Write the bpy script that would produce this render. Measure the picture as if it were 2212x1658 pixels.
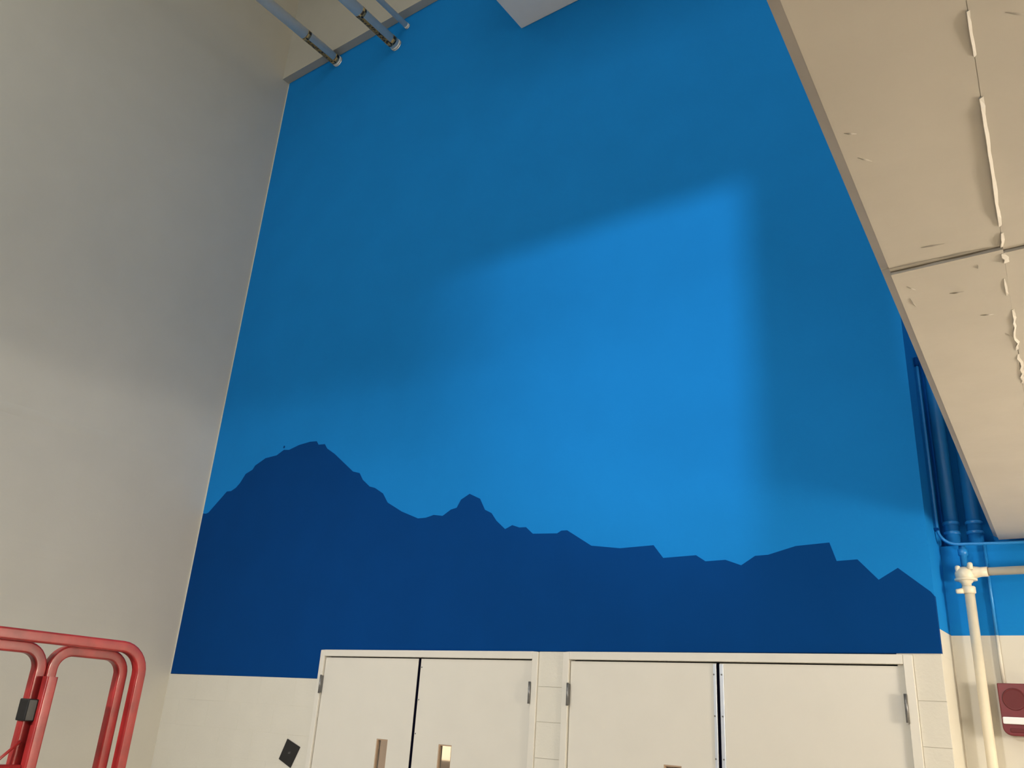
import bpy, bmesh, math, random
from mathutils import Vector, Matrix
random.seed(7)
for o in list(bpy.data.objects): bpy.data.objects.remove(o)
S = bpy.context.scene
COL = S.collection

# ---------------------------------------------------------------- camera
cam_d = bpy.data.cameras.new('camera'); cam = bpy.data.objects.new('camera', cam_d); COL.objects.link(cam)
cam_d.sensor_fit = 'HORIZONTAL'; cam_d.sensor_width = 36.0; cam_d.lens = 29.706; cam_d.clip_start = 0.02
F = Vector((-0.56251753, 0.73864610, 0.37145115)); RR = Vector((0.80888043, 0.58466010, 0.06232990)); UU = Vector((0.17113293, -0.33552123, 0.92635794))
m = Matrix((RR, UU, -F)).transposed().to_4x4(); m.translation = Vector((6.79018, -4.41476, 1.77145))
cam.matrix_world = m
S.camera = cam
# ---------------------------------------------------------------- world, exposure
w = bpy.data.worlds.new('world'); S.world = w; w.use_nodes = True
w.node_tree.nodes['Background'].inputs[0].default_value = (1.0, 0.985, 0.94, 1)
w.node_tree.nodes['Background'].inputs[1].default_value = 2.5
S.view_settings.view_transform = 'Standard'; S.view_settings.look = 'None'
S.view_settings.gamma = 1.0; S.view_settings.use_curve_mapping = False
S.view_settings.exposure = 0.0
# lamp positions and strengths (each lamp is built with its housing further down)
WORK_POS, WORK_W, WORK_COL = Vector((8.0, -13.0, 2.40)), 3500.0, (0.88, 0.96, 1.0)
SOFFIT_POS, SOFFIT_W, SOFFIT_COL = Vector((8.8, -1.3, 2.05)), 240.0, (1.0, 0.90, 0.76)

FILL_SPOTS, HALL_W, HALL_COL = ((2.2, (1.8, 0.0, 1.1), 640.0), (4.6, (4.0, 0.0, 1.1), 850.0), (5.4, (0.0, -1.2, 2.3), 470.0)), 1.0, (1.0, 0.97, 0.92)  # fill spots: x, aim point, strength of each added light

# ---------------------------------------------------------------- materials
def mat(name, col, rough=0.5, metal=0.0, noise=0.0, nscale=6.0, bump=0.0, bscale=60.0, emit=None, estr=0.0, spec=0.5, transm=0.0, coat=0.0):
    M = bpy.data.materials.new(name); M.use_nodes = True
    nt = M.node_tree; b = nt.nodes['Principled BSDF']
    b.inputs['Base Color'].default_value = (*col, 1); b.inputs['Roughness'].default_value = rough
    b.inputs['Metallic'].default_value = metal; b.inputs['Specular IOR Level'].default_value = spec
    b.inputs['Transmission Weight'].default_value = transm; b.inputs['Coat Weight'].default_value = coat
    if emit: b.inputs['Emission Color'].default_value = (*emit, 1); b.inputs['Emission Strength'].default_value = estr
    tc = nt.nodes.new('ShaderNodeTexCoord')
    if noise:
        n = nt.nodes.new('ShaderNodeTexNoise'); n.inputs['Scale'].default_value = nscale; n.inputs['Detail'].default_value = 5
        r = nt.nodes.new('ShaderNodeValToRGB')
        r.color_ramp.elements[0].position = 0.3; r.color_ramp.elements[1].position = 0.7
        r.color_ramp.elements[0].color = (*[c * (1 - noise) for c in col], 1)
        r.color_ramp.elements[1].color = (*[min(1, c * (1 + noise)) for c in col], 1)
        nt.links.new(tc.outputs['Object'], n.inputs['Vector']); nt.links.new(n.outputs['Fac'], r.inputs['Fac'])
        nt.links.new(r.outputs['Color'], b.inputs['Base Color'])
    if bump:
        n2 = nt.nodes.new('ShaderNodeTexNoise'); n2.inputs['Scale'].default_value = bscale; n2.inputs['Detail'].default_value = 3
        bp = nt.nodes.new('ShaderNodeBump'); bp.inputs['Strength'].default_value = bump; bp.inputs['Distance'].default_value = 0.004
        nt.links.new(tc.outputs['Object'], n2.inputs['Vector']); nt.links.new(n2.outputs['Fac'], bp.inputs['Height'])
        nt.links.new(bp.outputs['Normal'], b.inputs['Normal'])
    return M
CREAM = (0.62, 0.59, 0.51)
m_cream = mat('cream_wall_paint', CREAM, 0.55, noise=0.02, nscale=3, bump=0.15, bscale=45)
m_block = mat('cream_block_paint', CREAM, 0.55, noise=0.02, nscale=4, bump=0.3, bscale=60)
m_door = mat('cream_door_enamel', (0.64, 0.61, 0.54), 0.38, noise=0.015, nscale=5)
m_frame = mat('cream_frame_enamel', (0.65, 0.62, 0.55), 0.36, noise=0.015, nscale=9)
m_sky = mat('sky_blue_paint', (0.008, 0.19, 0.535), 0.8, spec=0.06, noise=0.03, nscale=2.5, bump=0.1, bscale=70)
m_skyp = mat('sky_blue_pipe_paint', (0.012, 0.20, 0.53), 0.36, noise=0.03, nscale=9)
m_mount = mat('deep_blue_paint', (0.0006, 0.042, 0.185), 0.8, spec=0.06, noise=0.04, nscale=2.5, bump=0.1, bscale=70)
m_slab = mat('painted_concrete', (0.50, 0.458, 0.395), 0.5, noise=0.04, nscale=5, bump=0.35, bscale=14)
m_duct = mat('grey_white_duct_paint', (0.84, 0.82, 0.77), 0.5, noise=0.02, nscale=5)
m_beam = mat('cream_beam_paint', (0.42, 0.405, 0.35), 0.55, noise=0.02, nscale=4, bump=0.1, bscale=40)
m_pipe = mat('white_pipe_jacket', (0.86, 0.82, 0.72), 0.42, noise=0.03, nscale=12)
m_steel = mat('polished_steel', (0.85, 0.85, 0.85), 0.18, metal=1.0)
m_hinge = mat('dull_steel_hinge', (0.20, 0.20, 0.20), 0.38, metal=0.75, noise=0.1, nscale=30)
m_astr = mat('brushed_astragal_steel', (0.56, 0.60, 0.66), 0.35, metal=0.35)
m_black = mat('dull_black', (0.003, 0.003, 0.008), 0.8, spec=0.0)  # sheenless black, also paints the shade in the door gaps
m_plac = mat('black_plastic', (0.008, 0.008, 0.009), 0.42, noise=0.2, nscale=20)
m_greymark = mat('grey_ink', (0.10, 0.10, 0.10), 0.6)
m_red = mat('red_rail_enamel', (0.36, 0.024, 0.024), 0.36, noise=0.25, nscale=14, coat=0.25)
m_alarm = mat('red_alarm_plastic', (0.135, 0.006, 0.008), 0.35, noise=0.08, nscale=25)
m_alarmd = mat('dark_red_grille', (0.10, 0.005, 0.006), 0.5)
m_lens = mat('clear_strobe_lens', (0.82, 0.84, 0.86), 0.12, spec=0.8)
m_cpipe = mat('cream_pipe_enamel', (0.74, 0.66, 0.50), 0.38, noise=0.03, nscale=20)
m_thread = mat('bare_pipe_thread', (0.20, 0.14, 0.09), 0.6)
m_glass = mat('wired_glass', (0.9, 0.9, 0.88), 0.05, transm=1.0)
m_brown = mat('tan_corridor_paint', (0.42, 0.29, 0.19), 0.6, noise=0.04, nscale=5)
m_litpane = mat('lit_pane', (0.9, 0.8, 0.6), 0.4, emit=(1.0, 0.76, 0.46), estr=1.0)
m_floor = mat('polished_floor', (0.72, 0.67, 0.58), 0.35, noise=0.06, nscale=3)
m_grey = mat('lamp_housing_grey', (0.25, 0.25, 0.25), 0.45)
m_lampface = mat('lamp_diffuser', (0.9, 0.9, 0.9), 0.4, emit=(1.0, 0.9, 0.75), estr=2.0)
m_tyre = mat('tyre_rubber', (0.03, 0.03, 0.03), 0.7)
def tape_mat(name, squares):
    M = mat(name, (0.30, 0.20, 0.05), 0.5); nt = M.node_tree; b = nt.nodes['Principled BSDF']
    tc = nt.nodes.new('ShaderNodeTexCoord'); r = nt.nodes.new('ShaderNodeValToRGB')
    if squares:
        n = nt.nodes.new('ShaderNodeTexChecker'); n.inputs['Scale'].default_value = 26
        nt.links.new(n.outputs['Fac'], r.inputs['Fac'])
    else:
        n = nt.nodes.new('ShaderNodeTexNoise'); n.inputs['Scale'].default_value = 55; n.inputs['Detail'].default_value = 2
        nt.links.new(n.outputs['Fac'], r.inputs['Fac'])
    nt.links.new(tc.outputs['Object'], n.inputs['Vector'])
    r.color_ramp.elements[0].position = 0.40; r.color_ramp.elements[1].position = 0.50
    r.color_ramp.elements[0].color = (0.018, 0.013, 0.008, 1); r.color_ramp.elements[1].color = (0.33, 0.22, 0.06, 1) if not squares else (0.40, 0.30, 0.13, 1)
    nt.links.new(r.outputs['Color'], b.inputs['Base Color'])
    return M
m_tape = tape_mat('brown_marker_tape', False); m_arrow = tape_mat('checked_arrow_tape', True)

# ---------------------------------------------------------------- mesh helpers
class MB:
    def __init__(s): s.v = []; s.f = []; s.sm = []
    def add(s, vs, fs, smooth=False):
        k = len(s.v); s.v += [tuple(v) for v in vs]; s.f += [tuple(i + k for i in f) for f in fs]; s.sm += [smooth] * len(fs); return s
    def box(s, a, b):
        (x0, y0, z0), (x1, y1, z1) = a, b
        return s.add([(x0,y0,z0),(x1,y0,z0),(x1,y1,z0),(x0,y1,z0),(x0,y0,z1),(x1,y0,z1),(x1,y1,z1),(x0,y1,z1)],
                     [(0,3,2,1),(4,5,6,7),(0,1,5,4),(1,2,6,5),(2,3,7,6),(3,0,4,7)])
    def prism_y(s, poly, y0, y1):
        """polygon given as (x, z), counter-clockwise seen from -y"""
        n = len(poly); vs = [(x, y0, z) for x, z in poly] + [(x, y1, z) for x, z in poly]
        return s.add(vs, [tuple(range(n)), tuple(range(2*n-1, n-1, -1))] + [(i, i+n, (i+1) % n + n, (i+1) % n) for i in range(n)])
    def prism_z(s, poly, z0, z1):
        n = len(poly); vs = [(x, y, z0) for x, y in poly] + [(x, y, z1) for x, y in poly]
        return s.add(vs, [tuple(range(n-1, -1, -1)), tuple(range(n, 2*n))] + [(i, (i+1) % n, (i+1) % n + n, i+n) for i in range(n)])
    def sweep(s, path, section, smooth=True, cap=True, up=None):
        """section: 2-D points carried along a 3-D path"""
        P = [Vector(p) for p in path]; n = len(section); vs = []
        t0 = (P[1]-P[0]).normalized(); a = Vector(up) if up else (Vector((0,0,1)) if abs(t0.z) < .9 else Vector((1,0,0)))
        for i, p in enumerate(P):
            t = (P[min(i+1, len(P)-1)] - P[max(i-1, 0)]).normalized()
            b = t.cross(a).normalized(); a = b.cross(t).normalized()
            k = 1.0
            if 0 < i < len(P)-1:
                c = (P[i]-P[i-1]).normalized().dot(t); k = 1.0 / max(c, .5)
            vs += [p + b*x*k + a*y for x, y in section] if abs(k-1) < .02 else [p + b*x*k + a*y for x, y in section]
        fs = []
        for i in range(len(P)-1):
            for j in range(n):
                fs.append((i*n+j, i*n+(j+1) % n, (i+1)*n+(j+1) % n, (i+1)*n+j))
        s.add(vs, fs, smooth)
        if cap:
            s.add(vs[:n], [tuple(range(n-1, -1, -1))]); s.add(vs[-n:], [tuple(range(n))])
        return s
    def tube(s, path, r, n=20, **k): return s.sweep(path, [(r*math.cos(2*math.pi*i/n), r*math.sin(2*math.pi*i/n)) for i in range(n)], **k)
    def lathe(s, p, axis, prof, n=24):
        """prof: list of (distance along axis, radius)"""
        ax = Vector(axis).normalized(); a = ax.orthogonal().normalized(); b = ax.cross(a); p = Vector(p)
        vs = []; fs = []
        for d, r in prof: vs += [p + ax*d + (a*math.cos(2*math.pi*i/n) + b*math.sin(2*math.pi*i/n))*r for i in range(n)]
        for i in range(len(prof)-1):
            for j in range(n): fs.append((i*n+j, i*n+(j+1) % n, (i+1)*n+(j+1) % n, (i+1)*n+j))
        s.add(vs, fs, True); s.add(vs[:n], [tuple(range(n-1, -1, -1))]); s.add(vs[-n:], [tuple(range(n))])
        return s
    def ball(s, c, r, sq=(1,1,1)):
        n, k = 18, 10; vs = []; fs = []
        for i in range(k+1):
            th = math.pi*i/k
            for j in range(n):
                ph = 2*math.pi*j/n; vs.append((c[0]+r*sq[0]*math.sin(th)*math.cos(ph), c[1]+r*sq[1]*math.sin(th)*math.sin(ph), c[2]+r*sq[2]*math.cos(th)))
        for i in range(k):
            for j in range(n): fs.append((i*n+j, (i+1)*n+j, (i+1)*n+(j+1) % n, i*n+(j+1) % n))
        return s.add(vs, fs, True)
    def build(s, name, material, parent=None, bevel=0.0, seg=2, kind=None):
        me = bpy.data.meshes.new(name); me.from_pydata(s.v, [], s.f)
        for p, q in zip(me.polygons, s.sm): p.use_smooth = q
        bm = bmesh.new(); bm.from_mesh(me); bmesh.ops.remove_doubles(bm, verts=bm.verts, dist=1e-5); bmesh.ops.recalc_face_normals(bm, faces=bm.faces); bm.to_mesh(me); bm.free()
        me.materials.append(material)
        o = bpy.data.objects.new(name, me); COL.objects.link(o)
        if parent: o.parent = parent
        if bevel:
            b = o.modifiers.new('bevel', 'BEVEL'); b.width = bevel; b.segments = seg; b.limit_method = 'ANGLE'
        if kind: o['kind'] = kind
        return o
def empty(name, loc):
    o = bpy.data.objects.new(name, None); COL.objects.link(o); o.location = loc; o.empty_display_size = 0.1
    bpy.context.view_layer.update(); return o
def under(child, parent):
    """parent a mesh given in world coordinates under an Empty that has a location"""
    child.parent = parent; child.matrix_parent_inverse = Matrix.Translation(parent.location).inverted(); return child
def tag(o, label=None, cat=None, group=None, kind=None):
    if label: o['label'] = label
    if cat: o['category'] = cat
    if group: o['group'] = group
    if kind: o['kind'] = kind
    return o
def rsq(wd, ht, r, k=4):
    pts = []
    for cx, cy, a0 in ((wd/2-r, ht/2-r, 0), (-wd/2+r, ht/2-r, 90), (-wd/2+r, -ht/2+r, 180), (wd/2-r, -ht/2+r, 270)):
        for i in range(k+1):
            a = math.radians(a0 + 90*i/k); pts.append((cx + r*math.cos(a), cy + r*math.sin(a)))
    return pts
def arc(c, r, a0, a1, n, fn):
    return [fn(c[0] + r*math.cos(math.radians(a0+(a1-a0)*i/n)), c[1] + r*math.sin(math.radians(a0+(a1-a0)*i/n))) for i in range(n+1)]

# ================================================================= STRUCTURE
# plan: x along the mural wall from the left corner, y towards the wall (wall face at y = 0), z up from the floor
tag(MB().box((-0.3, -16, -0.1), (9.2, 3.0, 0.0)).build('floor', m_floor), 'beige polished floor below the mural wall', kind='structure')
TOP = 9.6
X1, X2, LW, ZD, FR = 1.8953, 3.9951, 0.915, 2.134, 0.046
XF1a, XF1b, XF2a, XF2b = X1-FR, X1+2*LW+FR, X2-FR, X2+2*LW+FR
XC = 5.994                                   # right end of the mural wall
RIDGE = [(0.01, 3.356), (0.059, 3.35), (0.095, 3.358), (0.31, 3.53), (0.37, 3.528), (0.431, 3.551), (0.479, 3.589), (0.538, 3.667), (0.625, 3.695), (0.651, 3.73), (0.78, 3.781), (0.926, 3.788), (1.013, 3.826), (1.083, 3.817), (1.205, 3.844), (1.341, 3.854), (1.426, 3.847), (1.456, 3.812), (1.533, 3.807), (1.571, 3.763), (1.67, 3.705), (1.915, 3.528), (1.994, 3.506), (2.04, 3.446), (2.124, 3.384), (2.183, 3.367), (2.278, 3.314), (2.338, 3.238), (2.494, 3.156), (2.662, 3.091), (2.737, 3.09), (2.81, 3.104), (2.894, 3.09), (2.966, 3.129), (3.017, 3.137), (3.049, 3.191), (3.124, 3.226), (3.221, 3.181), (3.27, 3.1), (3.329, 3.072), (3.375, 3.016), (3.452, 2.954), (3.508, 2.976), (3.568, 2.956), (3.621, 2.954), (3.677, 2.907), (3.864, 2.896), (3.895, 2.911), (3.938, 2.91), (4.117, 2.802), (4.316, 2.774), (4.537, 2.778), (4.598, 2.701), (4.8, 2.705), (4.856, 2.668), (4.972, 2.67), (5.06, 2.636), (5.139, 2.682), (5.211, 2.684), (5.36, 2.721), (5.533, 2.728), (5.562, 2.632), (5.663, 2.635), (5.754, 2.531), (5.847, 2.584), (5.981, 2.466), (5.994, 2.447)]
RIDGE[0] = (0.012, 3.357); RIDGE[-1] = (XC, 2.447)
wl = MB().box((-0.25, -16, 0), (0.0, 0.55, TOP)).build('wall_left', m_cream)
tag(wl, 'tall cream painted wall to the left of the mural', kind='structure')
# the wall runs in block courses whose painted-over joints swell a little
for z, y0, y1, hgt in ((3.768, -2.9, -0.35, 0.0045), (2.372, -2.4, -0.1, 0.0012), (2.768, -2.4, -0.1, 0.0010)):
    n, k = 8, 12; vs = []; fs = []
    for q in range(k+1):
        e = math.sin(math.pi*(0.02+0.96*q/k)); y = y0 + (y1-y0)*q/k
        vs += [(hgt*e*math.sin(math.pi*i/n)**2 - .0002, y, z + 0.045*math.cos(math.pi*i/n)) for i in range(n+1)]
    for q in range(k):
        for i in range(n): fs.append((q*(n+1)+i, q*(n+1)+i+1, (q+1)*(n+1)+i+1, (q+1)*(n+1)+i))
    MB().add(vs, fs, True).build('joint_swell', m_cream, wl)

wb = MB()
sky = [(0.012, 3.357)] + RIDGE[1:] + [(XC, TOP), (0.012, TOP)]
wb.prism_y(sky, 0.0, 0.25)
wall = wb.build('wall_back', m_sky); tag(wall, 'tall blue mural wall with painted mountain ridge above the doors', kind='structure')
mt = [(0.012, 1.977), (XF1a, 1.982), (XF1a, ZD+FR), (XC, 2.188)] + RIDGE[::-1]
o = MB().prism_y(mt, 0.0, 0.03).build('mountain_silhouette', m_mount, wall); o['label'] = 'dark blue mountain silhouette painted along the wall'
MB().lathe((1.011, -0.0006, 3.852), (0, 1, 0), [(0, .012), (.002, .012)], 10).build('paint_fleck', m_mount, wall)
# solid backing behind the mountain paint, the cream parts and the right return
bk = MB(); bk.box((0.0, 0.03, ZD+FR), (XC-0.03, 0.24, 3.9)); bk.build('wall_backing', m_sky, wall)
rt = MB(); rt.box((5.80, 0.25, 2.30), (XC, 0.55, TOP)); rt.box((XC-0.03, 0.03, 2.30), (XC, 0.25, 2.447)); rt.build('wall_return', m_sky, wall)
o = MB().box((5.80, 0.004, 0), (XC, 0.55, 2.188)).box((5.90, 0.031, 2.18), (XC+0.0006, 0.55, 2.30)).build('cream_return', m_cream, wall)
MB().box((0, 0.0012, 0), (XF1a, 0.25, 1.9775)).box((0, 0.0, 0), (0.012, 0.25, TOP)).build('cream_base', m_cream, wall)
MB().box((XF1b, 0.004, 0), (XF2a, 0.25, ZD+FR)).build('cream_base', m_cream, wall)
# painted concrete blocks of the cream zones: each block stands 4 mm proud of its joints
COURSE = [2.184, 1.981, 1.787, 1.593, 1.399, 1.205, 1.011]
def block(x0, x1, z0, z1, g=0.0016):
    MB().box((x0+g, 0.0, z0+g), (x1-g, 0.02, z1-g)).build('concrete_block', m_block, wall, bevel=0.0007, seg=1)
for i in range(1, len(COURSE)-1):
    off = 0.0 if i % 2 else -0.2
    xs = [0.012] + [x for x in [0.4*k + off + 0.012 for k in range(1, 7)] if 0.1 < x < XF1a-0.05] + [XF1a]
    for a, b in zip(xs, xs[1:]): block(a, b, COURSE[i+1], COURSE[i], 0.0004)
for i in range(len(COURSE)-1):
    block(XF1b, XF2a, COURSE[i+1], COURSE[i], 0.0024 if i == 0 else 0.0018)
    block(XF2b, XC, COURSE[i+1], COURSE[i], 0.0012)

# right-hand wall beyond the corner: set back, cream below, blue above, with a ledge and a deeper chase over it
wr = MB().box((XC, 0.30, 2.30), (9.2, 0.60, 2.735)).build('wall_right_end', m_sky); tag(wr, 'blue and cream set-back wall right of the mural corner', kind='structure')
MB().box((XC, 0.30, 0), (9.2, 0.60, 2.30)).build('cream_lower_wall', m_cream, wr)
tag(MB().box((XC, 0.52, 2.735), (9.0, 0.60, TOP)).build('wall_chase', m_sky), 'blue back of the chase right of the mural corner', kind='structure')
tag(MB().box((9.0, -16, 0), (9.25, 0.3, TOP)).build('wall_right', m_cream), 'cream side wall out of view on the right', kind='structure')
# hall behind the viewer: lower ceiling whose front edge and pillar shade the upper and right parts of the mural
tag(MB().box((0.0, -16, 4.043), (9.0, -5.0, 4.45)).build('ceiling_hall', m_cream), 'lower hall ceiling behind the viewer', kind='structure')
tag(MB().box((6.33, -5.35, 0), (6.80, -5.0, 4.043)).build('trim_4', m_cream, bevel=0.01), 'square cream pillar behind the viewer', kind='structure')
tag(MB().box((0.0, -16.2, 0), (9.0, -16, 4.45)).build('wall_rear', m_cream), 'rear cream wall of the hall', kind='structure')
tag(MB().box((0.0, -5.6, TOP), (9.0, 0.0, TOP+0.2)).build('ceiling_upper', m_beam), 'high cream ceiling over the mural wall', kind='structure')
# bulkhead beam along the top of the mural
tag(MB().box((0.0, -0.09, 8.259), (6.6, 0.0, TOP)).build('trim_3', m_beam, bevel=0.003), 'cream bulkhead beam along the top of the blue wall', kind='structure')

# sloped-in-plan concrete soffit overhead on the right
def ex(y): return 6.241 - 0.0671*(y - 0.27)
ZS = 2.760; C = 0.020
sl = MB()
ya, yb = -4.95, 0.30
E = [(ex(ya), ya), (ex(yb), yb)]
# body with a chamfered lower left arris
prof = lambda y, dz, dx: (ex(y)+dx, y, dz)
vs = []
for y in (ya, yb): vs += [(ex(y), y, ZS+.014), (ex(y)+C, y, ZS+.0015), (9.0, y, ZS+.010), (9.0, y, ZS+.32), (ex(y), y, ZS+.32)]
sl.add(vs, [(0,1,2,3,4), (9,8,7,6,5), (0,5,6,1), (1,6,7,2), (2,7,8,3), (3,8,9,4), (4,9,5,0)])
slab = sl.build('ceiling', m_slab); tag(slab, 'cream painted concrete soffit overhead at the right', kind='structure')
def seam(y): # line of the long board joint
    return 6.7285 - 0.0755*(y + 3.31)
def panel(pts, z=0.0): MB().prism_z(pts, ZS + z, ZS + 0.02).build('formwork_panel', m_slab, slab)
g = 0.0004
def strip(y0, y1, z, side):
    n = 10; ys = [y0 + (y1-y0)*i/n for i in range(n+1)]
    if side < 0: L = [(ex(y)+C+0.0*abs(math.sin(y*9)), y) for y in ys]; Rr = [(seam(y)-g+0.0005*math.sin(31*y+1.3), y) for y in ys]
    else: L = [(seam(y)+g+0.0005*math.sin(31*y+1.3), y) for y in ys]; Rr = [(seam(y)+0.62, y) for y in ys]
    panel(L[::1][::-1] + Rr if False else L + Rr[::-1], z)
strip(-4.95, -2.606, 0.0, -1); strip(-2.602, -0.9, -0.007, -1); strip(-0.9, 0.30, -0.007, -1)
strip(-4.95, -2.588, 0.0, 1); strip(-2.584, 0.30, -0.006, 1)
# cement fins squeezed out of the board joint
def fin(y0, y1, h, wd, name='cement_fin', amp=0.002, dx=0.0):
    zo = 0.006 if y0 > -2.6 else 0.0
    n = max(4, int((y1-y0)/0.025)); b = MB(); pts = []; vs = []
    for i in range(n+1):
        y = y0 + (y1-y0)*i/n; e = min(1, 4*min(i, n-i)/n + .35)
        x = seam(y) + dx + random.uniform(-amp, amp); hh = h*e*random.uniform(.8, 1.15); ww = wd*random.uniform(.8, 1.2)
        vs += [(x-ww*.5, y, ZS+.004), (x-ww*.35, y, ZS-zo-hh), (x-ww*.2, y, ZS-zo-hh), (x+ww*.8, y, ZS-zo+.0005)]
    fs = []
    for i in range(n):
        for j in range(3): fs.append((i*4+j, i*4+j+1, i*4+5+j, i*4+4+j))
    fs += [(0,1,2,3), tuple(n*4+k for k in (3,2,1,0))]
    b.add(vs, fs); return b.build(name, m_slab, slab)
fin(-3.315, -3.215, 0.006, 0.005, amp=.0012); fin(-3.112, -2.690, 0.008, 0.0058, amp=0.0005)
fin(-2.66, -2.60, 0.005, 0.006, amp=.003); fin(-2.585, -2.54, 0.006, 0.009, amp=.003)
fin(-2.47, -2.38, 0.004, 0.006, amp=.003, dx=-.004); fin(-2.30, -2.05, 0.005, 0.006, amp=.004); fin(-2.02, -1.80, 0.004, 0.008, amp=.004); fin(-1.7, -0.6, 0.003, 0.006, amp=.004)
def blob(x, y, l, a, h=0.003):
    ca, sa = math.cos(a), math.sin(a)
    b = MB(); k = 6; vs = []
    for i in range(k+1):
        t = i/k; e = math.sin(math.pi*min(max(t, .08), .92)); px = x + (t-.5)*l*ca; py = y + (t-.5)*l*sa
        vs += [(px+sa*.004*e, py-ca*.004*e, ZS+.003), (px, py, ZS-(0.007 if y > -2.603 else 0)-h*e), (px-sa*.004*e, py+ca*.004*e, ZS+.003)]
    fs = []
    for i in range(k):
        for j in range(2): fs.append((i*3+j, i*3+j+1, i*3+4+j, i*3+3+j))
    b.add(vs, fs, True).build('cement_drip', m_slab, slab)
for x, y, l, a in ((6.513, -3.128, .022, .6), (6.515, -3.042, .030, .9), (6.555, -2.676, .045, .15), (6.620, -2.551, .02, 1.6), (6.478, -2.52, .03, 1.1), (6.466, -2.446, .05, 1.5), (6.787, -3.271, .04, .7), (6.63, -2.15, .05, 1.2), (6.56, -2.45, .03, .2), (6.60, -2.30, .03, .3), (6.50, -2.62, .12, 0.02), (6.60, -2.615, .10, .05)):
    blob(x, y, l, a)

# ---- corridor behind the doors
co = MB(); co.box((-2.0, 2.5, 0), (7.2, 2.6, 2.7)).box((-2.0, 0.55, 0), (-1.9, 2.5, 2.7)).box((7.1, 0.6, 0), (7.2, 2.5, 2.7))
cw = co.build('wall_corridor', m_brown); tag(cw, 'tan corridor wall seen through the door windows', kind='structure')
tag(MB().box((-2.0, 0.60, 2.7), (7.2, 2.6, 2.8)).build('ceiling_corridor', m_cream), 'cream corridor ceiling behind the doors', kind='structure')
wn = MB().box((0.94, 2.485, 1.395), (1.75, 2.5, 2.25)).build('window_1', m_litpane); tag(wn, 'brightly lit pane on the corridor wall behind the doors', kind='structure')
fw = MB()
for a, b in (((0.90, 2.47, 1.355), (0.94, 2.5, 2.29)), ((1.75, 2.47, 1.355), (1.79, 2.5, 2.29)), ((0.94, 2.47, 1.355), (1.75, 2.5, 1.395)), ((0.94, 2.47, 2.25), (1.75, 2.5, 2.29))): fw.box(a, b)
fw.build('window_frame', m_brown, wn)

# ---- door frames and leaves
def door_frame(name, xa, xb, lab):
    b = MB(); y0, y1 = -0.012, 0.13
    b.box((xa, y0, 0), (xa+FR-.003, y1, ZD+FR)); b.box((xb-FR+.003, y0, 0), (xb, y1, ZD+FR)); b.box((xa+FR-.003, y0, ZD+.004), (xb-FR+.003, y1, ZD+FR))
    f = b.build(name, m_frame, bevel=0.003); tag(f, lab, kind='structure')
    MB().box((xa+FR-.004, 0.055, 0), (xa+FR+.012, 0.07, ZD)).box((xb-FR-.012, 0.055, 0), (xb-FR+.004, 0.07, ZD)).box((xa+FR, 0.055, ZD-.012), (xb-FR, 0.07, ZD+.005)).build('door_stop', m_black, f)
door_frame('trim_1', XF1a, XF1b, 'cream steel frame of the left pair of doors')
door_frame('trim_2', XF2a, XF2b, 'cream steel frame of the right pair of doors')
def leaf(name, x0, x1, hinge_side, lite, lab, strip_w, tick_z, gm=0.0095):
    """hinge_side -1/+1: hinges at x0 / x1"""
    a, b = x0, x1; gh = 0.0018
    xa = a + (gh if hinge_side < 0 else gm); xb = b - (gm if hinge_side < 0 else gh)
    yf, yk, zt = 0.006, 0.051, ZD - 0.0035
    l0, l1, lt, lb = lite[0], lite[1], 1.619, 0.95
    d = MB(); d.box((xa, yf, 0.01), (l0, yk, zt)); d.box((l1, yf, 0.01), (xb, yk, zt)); d.box((l0, yf, lt), (l1, yk, zt)); d.box((l0, yf, 0.01), (l1, yk, lb))
    D = d.build(name, m_door, bevel=0.0); tag(D, lab, kind='structure')
    MB().box((l0, 0.027, lb), (l1, 0.033, lt)).build('glass_pane', m_glass, D)
    k = MB(); t = 0.007
    k.box((l0, yf+.004, lb), (l0+t, yk-.02, lt)).box((l1-t, yf+.004, lb), (l1, yk-.02, lt)).box((l0+t, yf+.004, lt-t), (l1-t, yk-.02, lt)).box((l0+t, yf+.004, lb), (l1-t, yk-.02, lb+t))
    k.build('glazing_bead', m_brown, D)
    xm = xb if hinge_side < 0 else xa; sgn = -1 if hinge_side < 0 else 1
    if strip_w:
        st = MB().box((min(xm, xm+sgn*strip_w), -0.001, 0.02), (max(xm, xm+sgn*strip_w), yf, zt-0.004)).build('astragal_strip', m_astr, D, bevel=0.001, seg=1)
    for z in tick_z:
        MB().lathe((xm+sgn*(0.012 if strip_w else 0.010), -0.0035 if strip_w else 0.003, z), (0, 1, 0), [(0, .002), (.001, .0045), (.005, .0045)], 10).build('screw', m_hinge, D)
    xh = x0 if hinge_side < 0 else x1
    for zc in (1.946, 1.05, 0.2):
        h = MB().lathe((xh, -0.019, zc-0.062), (0, 0, 1), [(0, .0075), (.124, .0075)], 14)
        for q in (-.021, .021): h.lathe((xh, -0.019, zc+q-.001), (0, 0, 1), [(0, .0083), (.002, .0083)], 14)
        H = h.build('hinge', m_hinge, D)
        MB().box((xh-.003, -0.019, zc-.058), (xh+.003, .004, zc+.058)).build('hinge_leaf', m_hinge, H)
    return D
ticks = (2.074, 1.870, 1.667, 1.46)
leaf('door_1', X1, X1+LW, -1, (2.492, 2.594), 'leftmost cream door leaf with dim narrow window', 0.0, (), 0.012)
leaf('door_2', X1+LW, X1+2*LW, 1, (3.034, 3.142), 'cream door leaf whose narrow window glows at the top', 0.0, (2.077, 1.875, 1.67), 0.012)
leaf('door_3', X2, X2+LW, -1, (4.592, 4.695), 'cream door leaf left of the right-hand dark gap, window top at the picture edge', 0.016, ticks)
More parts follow.
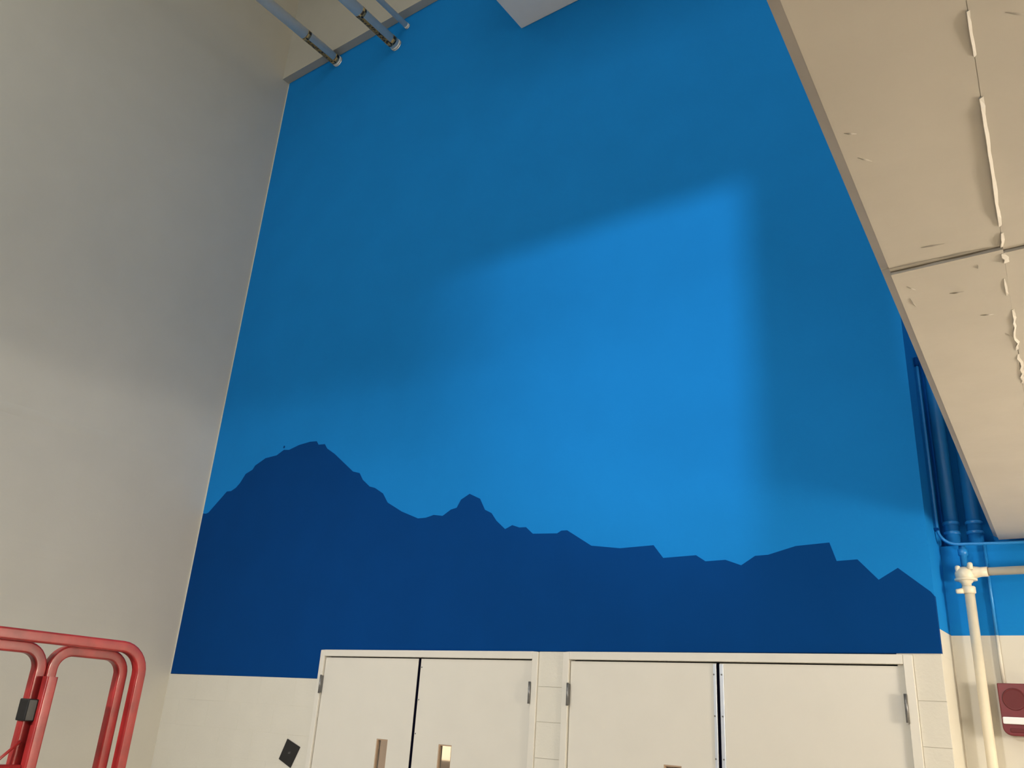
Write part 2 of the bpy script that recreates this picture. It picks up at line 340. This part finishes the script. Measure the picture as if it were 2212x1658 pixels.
leaf('door_4', X2+LW, X2+2*LW, 1, (5.128, 5.236), 'rightmost cream door leaf beside the wall corner', 0.021, ticks)
for xm in (X1+LW, X2+LW):
    o = MB().box((xm-.0117 if xm < 3.5 else xm-.0093, 0.0085, 0.01), (xm+.0117 if xm < 3.5 else xm+.0093, 0.05, ZD-.004)).build('gap_shade_fill', m_black, bpy.data.objects['door_1' if xm < 3.5 else 'door_3'])  # flush black filler stands in for the shade between the leaves

# ================================================================= THINGS
# ---- insulated pipes entering the wall at the top left
def ypipe(x, z, r, rings, lab, y_end=-5.2):
    t = empty('insulated_pipe', (x, 0, z)); tag(t, lab, 'pipe', 'white pipes entering the wall under the bulkhead')
    under(MB().lathe((x, y_end, z), (0, 1, 0), [(0, r), (-y_end-.03, r)], 32).build('pipe_jacket', m_pipe), t)
    under(MB().lathe((x, -.03, z), (0, 1, 0), [(0, r*1.03), (.012, r*1.05), (.020, r*.98), (.03, r*.8)], 32).build('end_collar', m_pipe), t)
    under(MB().lathe((x, -.008, z), (0, 1, 0), [(0, r*1.07), (.004, r*1.10), (.0085, r*1.10)], 32).build('escutcheon_ring', m_steel), t)
    if rings:
        for s in rings:
            under(MB().lathe((x, -s-.022, z), (0, 1, 0), [(0, r*1.02), (.044, r*1.02)], 32).build('marker_band', m_arrow), t)
        a0, a1 = math.radians(-124), math.radians(-68); n = 6; vs = []
        for yy in (-rings[0]+.02, -rings[1]-.02):
            for rr in (r*1.003, r*1.018): vs += [(x+rr*math.cos(a0+(a1-a0)*i/n), yy, z+rr*math.sin(a0+(a1-a0)*i/n)) for i in range(n+1)]
        k = n+1; fs = []
        for i in range(n): fs += [(k+i, k+i+1, 3*k+i+1, 3*k+i), (i, i+1, 2*k+i+1, 2*k+i)]
        fs += [tuple(list(range(k)) + list(range(2*k-1, k-1, -1))), tuple(list(range(2*k, 3*k)) + list(range(4*k-1, 3*k-1, -1))), (0, k, 3*k, 2*k), (k-1, 2*k-1, 4*k-1, 3*k-1)]
        under(MB().add(vs, fs).build('marker_strip', m_tape), t)
    return t
ypipe(0.821, 8.171, 0.056, (0.445, 0.062), 'white insulated pipe nearest the left wall, with brown marker tape')
ypipe(1.705, 7.943, 0.058, (0.50, 0.085), 'white insulated pipe with brown marker tape hanging lowest, right of its twin')
ypipe(1.828, 8.123, 0.028, None, 'thin plain white pipe, smallest of the three at the top')

# ---- duct box at the top edge
o = MB().box((3.274, -1.6, 7.333), (5.9, -0.002, 8.1)).build('air_duct', m_duct, bevel=0.004)
tag(o, 'pale grey boxed duct meeting the blue wall at the top edge', 'duct')

# ---- black square placard left of the doors
pq = [(1.558, 1.428), (1.693, 1.380), (1.764, 1.520), (1.619, 1.566)]
t = empty('placard', (1.66, 0, 1.47)); tag(t, 'small black square placard hanging askew left of the doors', 'placard')
under(MB().prism_y(pq, -0.008, 0.0).build('plate', m_plac, bevel=0.0015), t)
under(MB().box((1.650, -0.0087, 1.470), (1.672, -0.008, 1.476)).box((1.656, -0.0087, 1.479), (1.676, -0.008, 1.482)).build('printed_mark', m_greymark), t)

# ---- red guard rail of a lift platform
XP = 3.62
def Q(y, z, x=XP):
    """coordinates measured in a reference plane 2.44 m from the viewer, laid out in the rail's own plane"""
    k = (6.79 - x)/2.44
    return (x, -4.415 + (y + 4.415)*k, 1.771 + (z - 1.771)*k)
g_ = empty('guard_rail', (XP, -3.2, 0)); tag(g_, 'red tubular guard rail with rounded corners at the lower left', 'guard rail')
tw = 0.040; SEC = rsq(tw, tw, 0.007, 2)
def hoop(y0, y1, zt, zb0, zb1, rad, x, name, sec=SEC):
    pth = [Q(y0, zb0, x)] if zb0 is not None else []
    pth += arc((y0+rad, zt-rad), rad, 180, 90, 8, lambda a, b: Q(a, b, x)) if zb0 is not None else [Q(y0, zt, x)]
    pth += arc((y1-rad, zt-rad), rad, 90, 0, 8, lambda a, b: Q(a, b, x)) + [Q(y1, zb1, x)]
    o = under(MB().sweep(pth, sec, up=(1, 0, 0)).build(name, m_red), g_); o.modifiers.new('wn', 'WEIGHTED_NORMAL'); return o
zdeck = 0.80
hoop(-3.95, -2.931, 1.9075, 0.95, 0.95, 0.072, XP, 'top_rail')
hoop(-3.193, -2.988, 1.881, 0.95, 0.95, 0.052, XP-.052, 'gate_frame')
hoop(-3.80, -3.224, 1.8785, 0.95, 0.95, 0.052, XP-.052, 'gate_frame')
po = under(MB().sweep([Q(-3.186, 0.95), Q(-3.186, 1.810)], rsq(.040, .040, .007, 2), up=(1, 0, 0)).build('post', m_red), g_); po.modifiers.new('wn', 'WEIGHTED_NORMAL')
under(MB().sweep([Q(-3.80, 1.578, XP-.02), Q(-3.175, 1.578, XP-.02)], rsq(.036, .036, .008), up=(0, 0, 1)).build('mid_rail', m_red), g_)
b0 = Vector(Q(-3.226, 1.724, XP-.035)); under(MB().box((b0.x-.03, b0.y-.019, b0.z-.036), (b0.x+.035, b0.y+.019, b0.z+.036)).build('latch_box', m_plac, bevel=0.004), g_)
under(MB().tube([Q(-3.30, 1.567, XP-.03), Q(-3.262, 1.606, XP-.03), Q(-3.222, 1.647, XP-.03)], 0.005, 10).build('latch_rod', m_red), g_)
ya_, za_ = Q(-3.95, .95)[1:]; yb_ = Q(-2.931, .95)[1]
under(MB().box((XP-.75, ya_-.03, za_-.12), (XP+.03, yb_+.03, za_)).build('platform_deck', m_grey, bevel=.005), g_)
under(MB().box((XP-.72, ya_+.05, .16), (XP, yb_-.05, za_-.12)).build('chassis', m_red, bevel=.02), g_)
for sx in (XP-.68, XP-.04):
    for sy in (ya_+.2, yb_-.2): under(MB().lathe((sx-.04, sy, .13), (1, 0, 0), [(0, .11), (.01, .13), (.07, .13), (.08, .11)], 20).build('wheel', m_tyre), g_)

# ---- cream riser with its elbow valve, in front of the set-back wall
YR, XR = 0.20, 6.110
t = empty('riser_pipe', (XR, YR, 0)); tag(t, 'cream vertical riser pipe with knobbly valve and branch beside the corner', 'pipe')
under(MB().tube([(XR-.002, YR, 0), (XR+.004, YR, 2.50)], 0.0225, 24).build('riser', m_cpipe), t)
cp = under(MB().lathe((XR+.003, YR, 2.483), (0, 0, 1), [(0, .026), (.003, .030), (.030, .030), (.034, .026)], 24).build('coupling', m_cpipe), t)
MB().lathe((XR-.02, YR-.02, 2.494), (-1, -.3, -.12), [(0, .013), (.028, .011), (.032, .007)], 12).build('drain_plug', m_cpipe, cp)
cp.children[0].matrix_parent_inverse = cp.matrix_world.inverted()
vb = MB(); vb.lathe((XR-.004, YR, 2.512), (0, 0, 1), [(0, .020), (.018, .022), (.03, .034), (.048, .044), (.066, .046), (.082, .040), (.094, .026), (.098, .010)], 28)
V = under(vb.build('valve_body', m_cpipe), t)
under(MB().lathe((XR-.004, YR, 2.543), (0, 0, 1), [(0, .040), (.002, .050), (.010, .050), (.012, .040)], 28).build('valve_flange', m_cpipe), t)
for dx, dy, zz, r in ((-.030, -.022, 2.600, .0125), (.026, -.030, 2.612, .0125), (-.034, .02, 2.60, .010)):
    under(MB().lathe((XR+dx, YR+dy, zz-.02), (0, 0, 1), [(0, r*.85), (.02, r), (.030, r*.9), (.034, r*.5)], 14).build('bolt_cap', m_cpipe), t)
under(MB().lathe((XR+.01, YR, 2.582), (1, 0, 0.02), [(0, .034), (.03, .028), (.055, .023), (.085, .023)], 24).build('branch_neck', m_cpipe), t)
under(MB().lathe((XR+.092, YR, 2.5835), (1, 0, 0.02), [(0, .0205), (.008, .0205)], 24).build('bare_thread', m_thread), t)
under(MB().tube([(XR+.099, YR, 2.5838), (9.0, YR, 2.60)], 0.0195, 20).build('branch_pipe', m_cpipe), t)
under(MB().lathe((XR-.006, YR+.03, 2.60), (0, 0, 1), [(0, .016), (.07, .016), (.072, .022), (.10, .022), (.102, .016), (.13, .016)], 18).build('blue_stub', m_skyp), t)

# ---- thin blue conduit that bends from the wall edge to run level under the soffit
R_ = 0.085
pth = [(6.008, 0.20, 3.70)] + arc((6.008+R_, 2.722+R_), R_, 180, 270, 10, lambda a, b: (a, 0.20, b)) + [(6.30, 0.205, 2.716), (9.0, 0.21, 2.70)]
t = empty('bent_conduit', (6.01, 0.2, 2.72)); tag(t, 'thin blue bent conduit running up the corner and under the soffit', 'conduit')
under(MB().tube(pth, 0.0075, 14).build('conduit_tube', m_skyp), t)
under(MB().lathe((6.008, 0.20, 3.69), (0, 0, 1), [(0, .011), (.05, .011)], 14).build('end_fitting', m_mount), t)
under(MB().box((5.994, 0.185, 2.795), (6.016, 0.215, 2.807)).build('clip', m_mount), t)

# ---- two wide blue pipes standing in the chase
for x, r, y, lab in ((6.048, 0.036, 0.36, 'wide blue painted pipe in the chase, nearer the mural corner'), (6.150, 0.036, 0.38, 'wide blue painted pipe in the chase, nearer the soffit')):
    t = empty('blue_riser', (x, y, 2.735)); tag(t, lab, 'pipe', 'blue pipes in the wall chase')
    under(MB().lathe((x, y, 2.735), (0, 0, 1), [(0, r), (6.6, r)], 24).build('pipe_barrel', m_skyp), t)
    for z in (2.80, 2.85):
        under(MB().lathe((x, y, z), (0, 0, 1), [(0, r*1.02), (.004, r*1.14), (.016, r*1.14), (.02, r*1.02)], 24).build('pipe_clamp', m_skyp), t)

# ---- red alarm strobe on the right edge
XA, ZA0, ZA1 = 6.173, 1.858, 2.080
t = empty('alarm_strobe', (XA+.065, 0.30, ZA0)); tag(t, 'dark red wall alarm with clear strobe strip at the right edge', 'alarm')
prof = [(XA, ZA1), (XA, 1.905)] + [(XA+.035-.035*math.cos(math.radians(a)), 1.893-.035*math.sin(math.radians(a))) for a in range(0, 91, 15)] + [(XA+.13-.035+.035*math.sin(math.radians(a)), 1.893-.035*math.cos(math.radians(a))) for a in range(0, 91, 15)] + [(XA+.13, ZA1)]
A = under(MB().prism_y(prof, 0.205, 0.30).build('alarm_housing', m_alarm, bevel=0.004), t)
under(MB().lathe((XA+.062, 0.2053, 2.012), (0, -1, 0), [(0, .048), (.002, .048), (.0025, .044), (.001, .040)], 32).build('horn_grille', m_alarmd), t)
under(MB().box((XA+.006, 0.190, 1.906), (XA+.124, 0.21, 1.936)).build('strobe_lens', m_lens, bevel=0.005), t)
under(MB().box((XA+.03, 0.202, 1.872), (XA+.10, 0.206, 1.890)).build('clear_window', m_alarmd, bevel=0.002), t)
o = MB().tube([(6.192, 0.292, 2.07), (6.194, 0.292, 2.735)], 0.008, 12)
t = empty('alarm_conduit', (6.19, 0.29, 2.07)); tag(t, 'thin cream conduit rising from the red alarm', 'conduit')
under(MB().tube([(6.192, 0.289, 2.081), (6.192, 0.289, 2.299)], 0.008, 12).build('cream_length', m_cream), t)
under(MB().tube([(6.192, 0.289, 2.299), (6.193, 0.289, 2.735)], 0.008, 12).build('blue_length', m_skyp), t)

# ================================================================= LAMPS and added fill lights (behind or beside the viewer)
def area(name, pos, target, size, watts, col):
    L = bpy.data.lights.new(name, 'AREA'); L.shape = 'DISK'; L.size = size; L.energy = watts; L.color = col
    o = bpy.data.objects.new(name, L); COL.objects.link(o); o.location = pos
    o.rotation_euler = (Vector(target) - Vector(pos)).to_track_quat('-Z', 'Y').to_euler(); return o
t = empty('work_light', (WORK_POS.x, WORK_POS.y, 0)); tag(t, 'tripod work light in the hall behind the viewer', 'lamp')
aim = Vector((5.0, 0, 4.6)); d = (aim - WORK_POS).normalized()
under(MB().lathe(WORK_POS - d*0.14, d, [(0, .10), (.03, .24), (.12, .26)], 28).build('lamp_head', m_grey), t)
under(MB().tube([(8.0, -13.0, 0.5), (8.0, -13.0, 2.12)], .018, 12).build('stand_pole', m_grey), t)
for k in range(3):
    a = 2*math.pi*k/3 + .3; under(MB().tube([(8.0, -13.0, .75), (8.0+.6*math.cos(a), -13.0+.6*math.sin(a), 0.012)], .012, 10).build('tripod_leg', m_grey), t)
sp = bpy.data.lights.new('work_light_beam', 'SPOT'); sp.energy = WORK_W; sp.color = WORK_COL; sp.shadow_soft_size = 0.20
sp.spot_size = math.radians(22); sp.spot_blend = 1.0
so = bpy.data.objects.new('work_light_beam', sp); COL.objects.link(so); so.location = WORK_POS + d*0.02; so.rotation_euler = d.to_track_quat('-Z', 'Y').to_euler(); under(so, t)
t = empty('pendant_lamp', (SOFFIT_POS.x, SOFFIT_POS.y, 2.76)); tag(t, 'small warm lamp hanging under the soffit', 'lamp')
under(MB().tube([SOFFIT_POS + Vector((0, 0, .14)), (SOFFIT_POS.x, SOFFIT_POS.y, 2.762)], .012, 10).build('stem', m_grey), t)
under(MB().lathe(SOFFIT_POS + Vector((0, 0, .13)), (0, 0, 1), [(0, .03), (.04, .025)], 16).build('lamp_holder', m_grey), t)
pl = bpy.data.lights.new('pendant_bulb', 'POINT'); pl.energy = SOFFIT_W; pl.color = SOFFIT_COL; pl.shadow_soft_size = 0.24
po = bpy.data.objects.new('pendant_bulb', pl); COL.objects.link(po); po.location = SOFFIT_POS; under(po, t)
t = empty('corridor_fill', (2.6, 1.4, 2.7)); tag(t, 'added fill lamp on the corridor ceiling behind the doors', 'lamp')  # unseen lamp added to bring up the corridor wall
under(MB().lathe((2.6, 1.4, 2.66), (0, 0, 1), [(0, .14), (.04, .16)], 24).build('lamp_base', m_grey), t)
under(area('corridor_glow', (2.6, 1.4, 2.64), (2.6, 1.4, 0), 0.25, 7.0, (1.0, .78, .55)), t)

for x, aimp, watts in FILL_SPOTS:  # unseen spots added to brighten the doors and the lower left wall
    P = Vector((x, -8.5, 3.86)); d = (Vector(aimp) - P).normalized()
    t = empty('fill_spot', (x, -8.5, 4.043)); tag(t, 'added fill spotlight in the hall behind the viewer, %s' % ('nearest the left wall' if x < 4 else 'middle one' if x < 5 else 'nearest the pillar'), 'lamp', 'added fill spotlights')
    under(MB().tube([P, (x, -8.5, 4.045)], .014, 10).build('stem', m_grey), t)
    under(MB().lathe(P - d*0.16, d, [(0, .05), (.02, .07), (.15, .085)], 20).build('lamp_head', m_grey), t)
    hl = bpy.data.lights.new('fill_spot_beam', 'SPOT'); hl.energy = watts*HALL_W; hl.color = HALL_COL; hl.shadow_soft_size = 0.16; hl.spot_size = math.radians(52); hl.spot_blend = 1.0
    ho = bpy.data.objects.new('fill_spot_beam', hl); COL.objects.link(ho); ho.location = P + d*0.01; ho.rotation_euler = d.to_track_quat('-Z', 'Y').to_euler(); under(ho, t)
